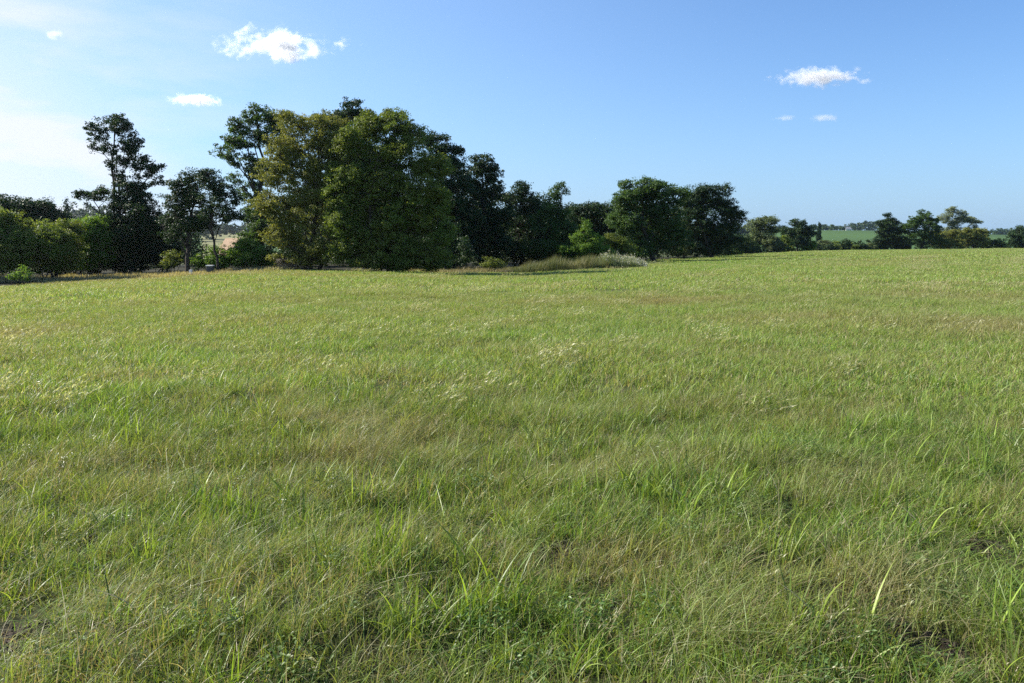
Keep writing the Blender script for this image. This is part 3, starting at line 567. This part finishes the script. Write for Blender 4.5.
M['rough_red'] = leaf_mat('rough_reddish_grass', (0.07, 0.07, 0.035), (0.13, 0.12, 0.065), (0.24, 0.21, 0.13), .35)
tall_stand('tall_grass', 'tall olive-brown grass and herbs of the rough strip in front of the dark wood', 500, 608, 60.5, 69, [.25, .45, .7, .95, .75, 1.0, .7], 'rough', 16000, .010)
tall_stand('dry_grass', 'lower reddish dry grass fringe right of the largest green tree', 405, 512, 60, 66, [.2, .3, .35, .35], 'rough_red', 12000, .010)
tall_stand('edge_grass', 'pale dry grass fringe along the left wood edge', -60, 300, 58.5, 65, [.5, .4, .3, .28, .24, .3], 'straw', 16000, .011)
xs = tall_stand('seeding_herbs', 'patch of tall herbs with fluffy white seed heads at the right end of the rough strip', 592, 646, 60.5, 67, [.7, 1.0, .85, .8, .35], 'grey', 6000, .013)
n_ = 650; ii = rng.choice(len(xs[0]), n_, replace=False); tp = xs[4][ii]
cen = np.repeat(tp, 5, 0) + rng.normal(size=(n_*5, 3))*np.array([.05, .05, .06]); ok = (np.repeat(xs[0][ii], 5) > xpix(606, 60))
cen = cen[ok]; Vl, Fl = leaf_quads(cen, unit(len(cen)), rng.uniform(.02, .05, len(cen)), .8)
o = link(bpy.data.objects.new('seed_heads', mesh_from('seed_heads', Vl, Fl, M['white_flower'], {'rnd': ('FLOAT', 'FACE', rng.random(len(Fl)))}))); tag(o, 'fluffy white seed heads topping the herb patch', 'seed heads', kind='stuff')
tree('bush', 'low dead grey twiggy bush at the left foot of the largest trees', 'bush', 290, 58.5, [(284, 262, 9, 6), (296, 264, 8, 5)], 'twig', .07, .5, .3, .3, shrub=True, r0=.05, twigs=.9)
tree('bush', 'low dark herb clump at the left end of the olive-brown tall grass', 'bush', 492, 61, [(490, 263, 9, 5), (499, 264, 7, 4)], 'green', .1, 1.1, .25, .2, shrub=True, r0=.04)

# ------------------------------------------------------------------ meadow grass: tuft prototypes instanced over the field
GREEN = np.array([[.145, .205, .034], [.12, .19, .032], [.19, .235, .045], [.09, .155, .030], [.23, .26, .06]])*np.array([1.09, 1.18, 1.10])
DRYC = np.array([[.34, .29, .16], [.26, .21, .11], [.42, .37, .23], [.22, .20, .09]])
def blades(n, rad, h0, h1, w0, w1, seg, dry=.15, lean=.5, wind=.12, cols=GREEN, clump=0, droop=.35):
    r = rad*np.sqrt(rng.random(n)); a = rng.uniform(0, 6.283, n); x = r*np.cos(a); y = r*np.sin(a)
    if clump:
        kc = rng.integers(0, clump, n); cc = (rng.random((clump, 2))-.5)*2*rad*.8; x = cc[kc, 0]+rng.normal(size=n)*rad*.13; y = cc[kc, 1]+rng.normal(size=n)*rad*.13
    h = rng.uniform(h0, h1, n)**1.0; wd = rng.uniform(w0, w1, n)/2; ph = rng.uniform(0, 6.283, n)
    la = rng.uniform(0, 6.283, n); lm = rng.random(n)**1.3*lean*h; lx = np.cos(la)*lm + wind*h; ly = np.sin(la)*lm
    dr = rng.random(n)**2*droop; t = np.linspace(0, 1, seg+1)
    px = x[:, None] + lx[:, None]*t**1.9; py = y[:, None] + ly[:, None]*t**1.9; pz = h[:, None]*(t - dr[:, None]*t**3)
    ww = wd[:, None]*(1 - t**2.2*.93)
    U = np.stack([np.cos(ph), np.sin(ph), 0*ph], 1)
    L = np.stack([px, py, pz], 2); V = np.stack([L - U[:, None]*ww[:, :, None], L + U[:, None]*ww[:, :, None]], 2).reshape(-1, 3)
    k = (np.arange(n)*(seg+1)*2)[:, None] + np.arange(seg)[None]*2
    Fc = np.stack([k, k+1, k+3, k+2], 2).reshape(-1, 4)
    c = cols[rng.integers(0, len(cols), n)]*(.62 + .95*rng.random((n, 1))**1.6); isd = rng.random(n) < dry
    c = np.where(isd[:, None], DRYC[rng.integers(0, 4, n)], c)
    return V, Fc, np.repeat(c, seg, 0)
def stalks(n, rad, h0, h1, wst, head, hw, wind=.35, seg=5, col=(.30, .30, .14), hcol=(.46, .45, .28)):
    r = rad*np.sqrt(rng.random(n)); a = rng.uniform(0, 6.283, n); x = r*np.cos(a); y = r*np.sin(a)
    h = rng.uniform(h0, h1, n); la = rng.normal(0, .5, n); lm = rng.uniform(.5, 1.3, n)*wind*h; lx = np.cos(la)*lm; ly = np.sin(la)*lm
    t = np.linspace(0, 1, seg+1)
    f = lambda t: np.stack([x[:, None] + lx[:, None]*t**1.6, y[:, None] + ly[:, None]*t**1.6, h[:, None]*(t - .18*t**3)], 2)
    L = f(t); out = []
    ph = rng.uniform(0, 3.14, n)
    for off in (0, 1.57):
        U = np.stack([np.cos(ph+off), np.sin(ph+off), 0*ph], 1)*wst/2
        V = np.stack([L-U[:, None], L+U[:, None]], 2).reshape(-1, 3); k = (np.arange(n)*(seg+1)*2)[:, None] + np.arange(seg)[None]*2
        out.append((V, np.stack([k, k+1, k+3, k+2], 2).reshape(-1, 4), np.tile(np.array(col), (n*seg, 1))*np.repeat(rng.uniform(.8, 1.2, (n, 1)), seg, 0)))
    m = 9; th = (1 - head) + head*rng.random((n, m)); C_ = f(th).reshape(-1, 3) + rng.normal(size=(n*m, 3))*hw*.45
    d = np.stack([lx, ly, h*.6], 1); d /= np.linalg.norm(d, axis=1)[:, None]; d = np.repeat(d, m, 0) + rng.normal(size=(n*m, 3))*.35
    s = np.cross(d, unit(n*m)); s /= np.linalg.norm(s, axis=1)[:, None]; ln = hw*1.8; k = np.arange(n*m)*4
    V = np.stack([C_-d*ln*.5, C_+s*hw*.22, C_+d*ln*.5, C_-s*hw*.22], 1).reshape(-1, 3)
    out.append((V, np.stack([k, k+1, k+2, k+3], 1), np.tile(np.array(hcol), (n*m, 1))*rng.uniform(.7, 1.2, (n*m, 1))))
    return join(out)
def join(parts):
    VV, FF, CCs, b = [], [], [], 0
    for V, Fc, c in parts: VV.append(V); FF.append(Fc+b); CCs.append(c); b += len(V)
    return np.concatenate(VV), np.concatenate(FF), np.concatenate(CCs)
def herb(n, rad, h, ls, col):
    P = np.stack([rng.normal(0, rad*.5, n), rng.normal(0, rad*.5, n), h*rng.random(n)**.6], 1)
    Nn = unit(n)*.7+np.array([0, 0, 1]); Nn /= np.linalg.norm(Nn, axis=1)[:, None]
    V, Fc = leaf_quads(P, Nn, ls*rng.uniform(.5, 1.1, n), .5)
    return V, Fc, np.array(col)*rng.uniform(.7, 1.3, (n, 1))
PC = bpy.data.collections.new('grass_tufts'); NP = []
def proto(part):
    V, Fc, c = part; o = bpy.data.objects.new('grass_tuft_%03d' % len(NP), mesh_from('grass_tuft', V, Fc, M['grass'], {'tint': ('FLOAT_COLOR', 'FACE', np.concatenate([c, np.ones((len(c), 1))], 1))}))
    PC.objects.link(o); NP.append(o); return len(NP)-1
BR = np.array([[.17, .255, .030], [.24, .32, .045], [.12, .20, .028]])
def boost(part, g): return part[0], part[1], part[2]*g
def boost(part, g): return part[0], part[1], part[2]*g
def flowers(n, rad, h, ls):
    P = np.stack([rng.normal(0, rad, n), rng.normal(0, rad, n), h*rng.uniform(.7, 1.1, n)], 1); P = np.repeat(P, 7, 0) + rng.normal(size=(n*7, 3))*np.array([ls, ls, ls*.25])
    Nn = unit(n*7)*.4+np.array([0, 0, 1]); Nn /= np.linalg.norm(Nn, axis=1)[:, None]; V, Fc = leaf_quads(P, Nn, ls*.5*rng.uniform(.6, 1.1, n*7), .9)
    return V, Fc, np.array([.62, .62, .56])*rng.uniform(.8, 1.1, (n*7, 1))
near = [proto(join([blades(76, .16, .05, .17, .0026, .0058, 6, .12, 1.4, .08, clump=9, droop=.95), blades(60, .17, .02, .10, .0025, .0055, 5, .4, 1.8, 0.05, droop=1.0)])) for _ in range(9)]
fine = [proto(join([blades(80, .16, .08, .23, .0018, .0036, 6, .30, 1.4, .16, clump=6, droop=.9), blades(50, .16, .03, .10, .002, .004, 4, .6, 1.8, 0.05)])) for _ in range(5)]
broad = [proto(blades(24, .08, .13, .28, .005, .010, 8, .06, 1.0, .10, BR, droop=1.0)) for _ in range(6)]
herbs = [proto(join([herb(120, .12, .12, .013, (.12, .20, .05)), blades(20, .12, .08, .16, .003, .005, 4)])) for _ in range(3)]
thatch = [proto(boost(blades(80, .18, .02, .08, .0022, .005, 6, .85, 3.2, .2, droop=.9), 1.0)) for _ in range(3)]
curled = [proto(blades(4, .12, .15, .30, .003, .006, 9, 1.0, 2.2, .3, droop=1.0)) for _ in range(5)]
seeds = [proto(stalks(3, .10, .24, .44, .0020, .26, .008, wind=1.0)) for _ in range(6)]
weed = [proto(boost(herb(18, .07, .06, .030, (.12, .20, .05)), 1.0)) for _ in range(4)]
mat_ = [proto(boost(blades(110, .14, .10, .24, .0016, .0034, 7, .25, 2.4, .5, np.array([[.25, .29, .10], [.19, .25, .07]]), droop=.95), 1.15)) for _ in range(4)]
flw = [proto(flowers(3, .06, .18, .010)) for _ in range(3)]
mid = [proto(boost(join([blades(230, .42, .05, .15, .005, .009, 4, .15, 1.5, .12, clump=26, droop=.9), blades(90, .42, .03, .12, .005, .009, 3, .4, 1.8, .05)]), 1.22)) for _ in range(7)]  # same grass, colour lightened to stand in for sunlit tips farther off
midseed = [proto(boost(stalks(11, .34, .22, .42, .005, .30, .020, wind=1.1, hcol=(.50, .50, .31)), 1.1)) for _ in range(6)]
farp = [proto(boost(blades(380, 1.1, .05, .15, .012, .022, 3, .2, 1.5, .15, clump=34), 1.30)) for _ in range(6)]  # far tufts: extra sunlit brightness put into the blade colour
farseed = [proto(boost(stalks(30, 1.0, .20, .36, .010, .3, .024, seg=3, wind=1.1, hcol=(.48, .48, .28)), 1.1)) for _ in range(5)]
vfar = [proto(boost(blades(420, 2.4, .05, .16, .03, .06, 2, .2, 1.5, .15, clump=44), 1.22)) for _ in range(5)]  # farthest tufts likewise tinted lighter in place of sun on the tips

PTS = []
def scatter(d0, d1, sp, protos, prob=None, smin=.75, smax=1.25, rot=1.2, hvar=True, feather=.12):
    s = sp; xs = np.arange(-d1, d1, s); ys = np.arange(-2.0, d1, s); X, Yv = np.meshgrid(xs, ys); X = X.ravel() + rng.uniform(-.5, .5, X.size)*s; Yv = Yv.ravel() + rng.uniform(-.5, .5, Yv.size)*s
    d = np.hypot(X, Yv); e = rng.normal(size=len(d))*feather*.5
    k = (d > d0*(1+e)) & (d < d1*(1+e)) & (np.abs(X) < (Yv+3.0)*.80)
    X, Yv, d = X[k], Yv[k], d[k]; px = CX + F*X/np.maximum(Yv, .3); Dm = np.interp(px, PXT, DT)
    k = d < Dm + 1.5; X, Yv, d = X[k], Yv[k], d[k]
    dr, lu = field_maps(X, Yv)
    if prob is not None:
        k = rng.random(len(X)) < prob(X, Yv, dr, lu); X, Yv, d, dr, lu = X[k], Yv[k], d[k], dr[k], lu[k]
    for hx, hy, hr in holes:
        q_ = np.hypot(X-hx, (Yv-hy)); k = (q_ > hr*rng.uniform(.75, 1.15, len(X))) | (protos is thatch); X, Yv, d, dr, lu = X[k], Yv[k], d[k], dr[k], lu[k]
    P2 = np.stack([X, Yv], 1); hv = 1 + (.24*noise(P2, 1.6, 51) + .16*noise(P2, .6, 52)) if hvar else np.ones(len(X))
    for hx, hy, hr in holes:                # shorter sward just in front of each bare patch
        hv = hv*(1 - .6*np.exp(-(((X-hx)/(hr*1.3))**2 + ((Yv-hy+hr*1.1)/(hr*1.2))**2)))
    sc = rng.uniform(smin, smax, len(X)); 
    PTS.append((np.stack([X, Yv, hgt(X, Yv)-.01], 1), rng.uniform(-rot, rot, len(X)), np.stack([sc, sc, sc*np.clip(hv, .45, 1.5)], 1), np.array(protos)[rng.integers(0, len(protos), len(X))], dr, lu))
scatter(.8, 9, .125, near, lambda x, y, d, l: .74 - .35*np.clip(d, 0, 1))
scatter(.8, 9, .19, fine, lambda x, y, d, l: .25 + .75*np.clip(d*1.4, 0, 1))
scatter(.8, 10, .20, broad, lambda x, y, d, l: np.clip(.16 + .9*l*(noise(np.stack([x, y], 1), .9, 71) > .0), 0, 1))
scatter(.8, 9, .25, herbs, lambda x, y, d, l: np.clip(.5*(noise(np.stack([x, y], 1), .7, 72) > .35)+.06, 0, 1))
scatter(1.5, 22, 1.0, flw, lambda x, y, d, l: np.clip(.12 + .5*(noise(np.stack([x, y], 1), 3.0, 77) > .8), 0, 1))
scatter(1.5, 10, .5, curled, lambda x, y, d, l: .45+0*x)
MATS = []
for s_ in [(360, 458, 46, 16), (425, 470, 40, 8), (130, 500, 40, 10), (640, 470, 40, 8), (930, 590, 60, 18), (520, 560, 26, 8), (200, 575, 40, 10), (80, 610, 40, 12), (700, 600, 50, 12), (820, 470, 50, 6), (300, 420, 50, 4), (560, 415, 60, 4)]: spot(MATS, *s_, 1.0)
def matp(x, y, d, l):
    a = 0.02 + 0*x
    for cx, cy, rx, ry, am in MATS: a = a + .7*np.exp(-((x-cx)/rx)**2 - ((y-cy)/(ry+.1))**2)
    return np.clip(a, 0, .9)
scatter(.8, 12, .17, mat_, matp, rot=.5)
scatter(.8, 10, .3, weed, lambda x, y, d, l: np.clip(.04 + .6*(noise(np.stack([x, y], 1), .8, 78) > .7), 0, 1))
scatter(.8, 9, .22, thatch, lambda x, y, d, l: .35+0*x, hvar=False)
SEEDP = lambda x, y, d, l: np.clip((noise(np.stack([x, y*.6], 1)/(1+.06*np.hypot(x, y))[:, None], .8, 73)-.45)*1.3 + .05, .03, .95)
scatter(1.8, 14, .34, seeds, SEEDP, rot=.35)
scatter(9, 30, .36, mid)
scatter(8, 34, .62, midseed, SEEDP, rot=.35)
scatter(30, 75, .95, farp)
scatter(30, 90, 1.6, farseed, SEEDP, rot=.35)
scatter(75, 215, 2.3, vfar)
pos, rz, scl, idx, dr, lu = (np.concatenate([p[k] for p in PTS]) for k in range(6))
print('instances', len(pos))
me = bpy.data.meshes.new('meadow_grass'); me.vertices.add(len(pos)); me.vertices.foreach_set('co', pos.astype(np.float32).ravel())
def at_(nm_, ty, data, key='value'):
    a = me.attributes.new(nm_, ty, 'POINT'); a.data.foreach_set(key, data)
at_('rotv', 'FLOAT_VECTOR', np.stack([0*rz, 0*rz, rz], 1).astype(np.float32).ravel(), 'vector'); at_('sclv', 'FLOAT_VECTOR', scl.astype(np.float32).ravel(), 'vector')
at_('idx', 'INT', idx.astype(np.int32)); at_('dry', 'FLOAT', dr.astype(np.float32)); at_('lush', 'FLOAT', lu.astype(np.float32))
gr = link(bpy.data.objects.new('meadow_grass', me)); tag(gr, 'unmown green meadow grass with pale seed heads covering the whole field', 'grass', kind='stuff')
ng = bpy.data.node_groups.new('grass_spread', 'GeometryNodeTree')
ng.interface.new_socket('Geometry', in_out='INPUT', socket_type='NodeSocketGeometry'); ng.interface.new_socket('Geometry', in_out='OUTPUT', socket_type='NodeSocketGeometry')
gi = ng.nodes.new('NodeGroupInput'); gout = ng.nodes.new('NodeGroupOutput'); ci = ng.nodes.new('GeometryNodeCollectionInfo'); iop = ng.nodes.new('GeometryNodeInstanceOnPoints')
ci.inputs['Collection'].default_value = PC; ci.inputs['Separate Children'].default_value = True; ci.inputs['Reset Children'].default_value = True
def na_(nm_, ty):
    x = ng.nodes.new('GeometryNodeInputNamedAttribute'); x.data_type = ty; x.inputs['Name'].default_value = nm_; return x.outputs['Attribute']
L_ = ng.links.new
L_(gi.outputs[0], iop.inputs['Points']); L_(ci.outputs[0], iop.inputs['Instance']); iop.inputs['Pick Instance'].default_value = True
L_(na_('idx', 'INT'), iop.inputs['Instance Index']); L_(na_('sclv', 'FLOAT_VECTOR'), iop.inputs['Scale'])
e2r = ng.nodes.new('FunctionNodeEulerToRotation'); L_(na_('rotv', 'FLOAT_VECTOR'), e2r.inputs[0]); L_(e2r.outputs[0], iop.inputs['Rotation'])
L_(iop.outputs[0], gout.inputs[0])
md = gr.modifiers.new('spread', 'NODES'); md.node_group = ng

# ------------------------------------------------------------------ clouds: real volumes high in the air
def cloud(label, px, py, wpx, hpx, dist, seed, dens=0.03, thr=.48, group=None, amp=1.6):
    Y = dist; z = zpix(py, Y); x = xpix(px, Y, z); s = Y/F
    bm = bmesh.new(); bmesh.ops.create_icosphere(bm, subdivisions=3, radius=1.0)
    m, n, o = newmat('cloud_vapour'); tcn = N(n, 'ShaderNodeTexCoord')
    L = N(n, 'ShaderNodeVectorMath', operation='LENGTH'); n.links.new(tcn.outputs['Object'], L.inputs[0])
    mp_ = N(n, 'ShaderNodeMapping'); n.links.new(tcn.outputs['Object'], mp_.inputs[0]); mp_.inputs['Location'].default_value = (seed*3.1, seed*1.7, seed)
    mp_.inputs['Scale'].default_value = (wpx/max(hpx, 1)*.8, wpx/max(hpx, 1)*.8, 1)
    nf = noise_n(n, 1.3, 7, mp_.outputs[0], .6)
    v = nm(n, 'ADD', nm(n, 'MULTIPLY', nm(n, 'SUBTRACT', nf, .5), amp*2), nm(n, 'MULTIPLY', nm(n, 'SUBTRACT', thr, L.outputs['Value']), 1.6))
    d = nm(n, 'MULTIPLY', nm(n, 'MINIMUM', nm(n, 'MAXIMUM', v, 0.0), .5), dens*2)
    pv = N(n, 'ShaderNodeVolumePrincipled'); pv.inputs['Color'].default_value = (.98, .98, .98, 1); pv.inputs['Anisotropy'].default_value = .3
    n.links.new(d, pv.inputs['Density']); n.links.new(pv.outputs[0], o.inputs['Volume'])
    ob = bmobj('cloud', bm, m, None, (x, Y, z)); ob.scale = (wpx/2*s, wpx/2*s*.7, hpx/2*s); tag(ob, label, 'cloud', group)
    return ob
CG = 'small white fair-weather clouds'
cloud('largest puffy white cloud, left of centre above the wood', 280, 46, 180, 41, 4000, 2.3, thr=.34, amp=2.4)
cloud('small flat-bottomed white cloud low above the left wood', 196, 100, 84, 19, 4200, 3)
cloud('tiny white cloud near the top left corner of the sky', 54, 34, 28, 18, 3900, 4, .012)
cloud('bright puffy cloud high in the right of the sky', 818, 77, 108, 22, 4300, 5.2, thr=.52, amp=2.0)
cloud('tiny cloud just right of the bright right-hand cloud', 865, 81, 26, 11, 4350, 6, .012)
cloud('faint thin cloud shred, left one below the bright right-hand cloud', 785, 118, 38, 9, 4700, 7, .009)
cloud('faint thin cloud shred, right one below the bright right-hand cloud', 825, 118, 46, 14, 4700, 8, .010)

# crumbly clods and crumbs of soil in the bare patches
oc = np.array([[1,0,0],[0,1,0],[-1,0,0],[0,-1,0],[0,0,1],[0,0,-1]], float)*.5; of = np.array([[0,1,4],[1,2,4],[2,3,4],[3,0,4],[1,0,5],[2,1,5],[3,2,5],[0,3,5]])
VV, FF = [], []; b = 0
for hx, hy, hr in holes:
    n_ = int(1500*min(hr, .4)); a = rng.uniform(0, 6.28, n_); q_ = hr*np.sqrt(rng.random(n_))*1.1; x = hx+q_*np.cos(a); y = hy+q_*np.sin(a); z = hgt(x, y) + .035*np.exp(-(q_/hr)**2*2.5)*rng.random(n_)
    sz = .006 + .030*rng.random(n_)**3
    for k in range(n_):
        VV.append(oc*sz[k]*rng.uniform(.6, 1.4, (6, 1))*rng.uniform(.7, 1.3, (1, 3)) + rng.normal(size=(6, 3))*sz[k]*.12 + np.array([x[k], y[k], z[k]])); FF.append(of+b); b += 6
o = link(bpy.data.objects.new('soil_crumbs', mesh_from('soil_crumbs', np.concatenate(VV), np.concatenate(FF), M['soil']))); tag(o, 'dark crumbly soil showing in the bare patches of the meadow', 'soil', kind='stuff')

# air: even, thin haze round everything that stands on the ground
m, n, o = newmat('haze_air'); pv = N(n, 'ShaderNodeVolumePrincipled'); pv.inputs['Color'].default_value = (.80, .88, 1.0, 1); pv.inputs['Density'].default_value = HAZE; pv.inputs['Anisotropy'].default_value = .68
n.links.new(pv.outputs[0], o.inputs['Volume'])
zs = V_GROUND_MIN - 1.0; bm = bmesh.new(); rr_ = bmesh.ops.create_cube(bm, size=1.0)
bmesh.ops.scale(bm, vec=(5600, 5600, 75 - zs), verts=rr_['verts']); bmesh.ops.translate(bm, vec=(0, 0, (75+zs)/2), verts=rr_['verts'])
hz = bmobj('haze', bm, m); tag(hz, 'thin summer haze over the meadow and the far hills', 'haze', kind='stuff')
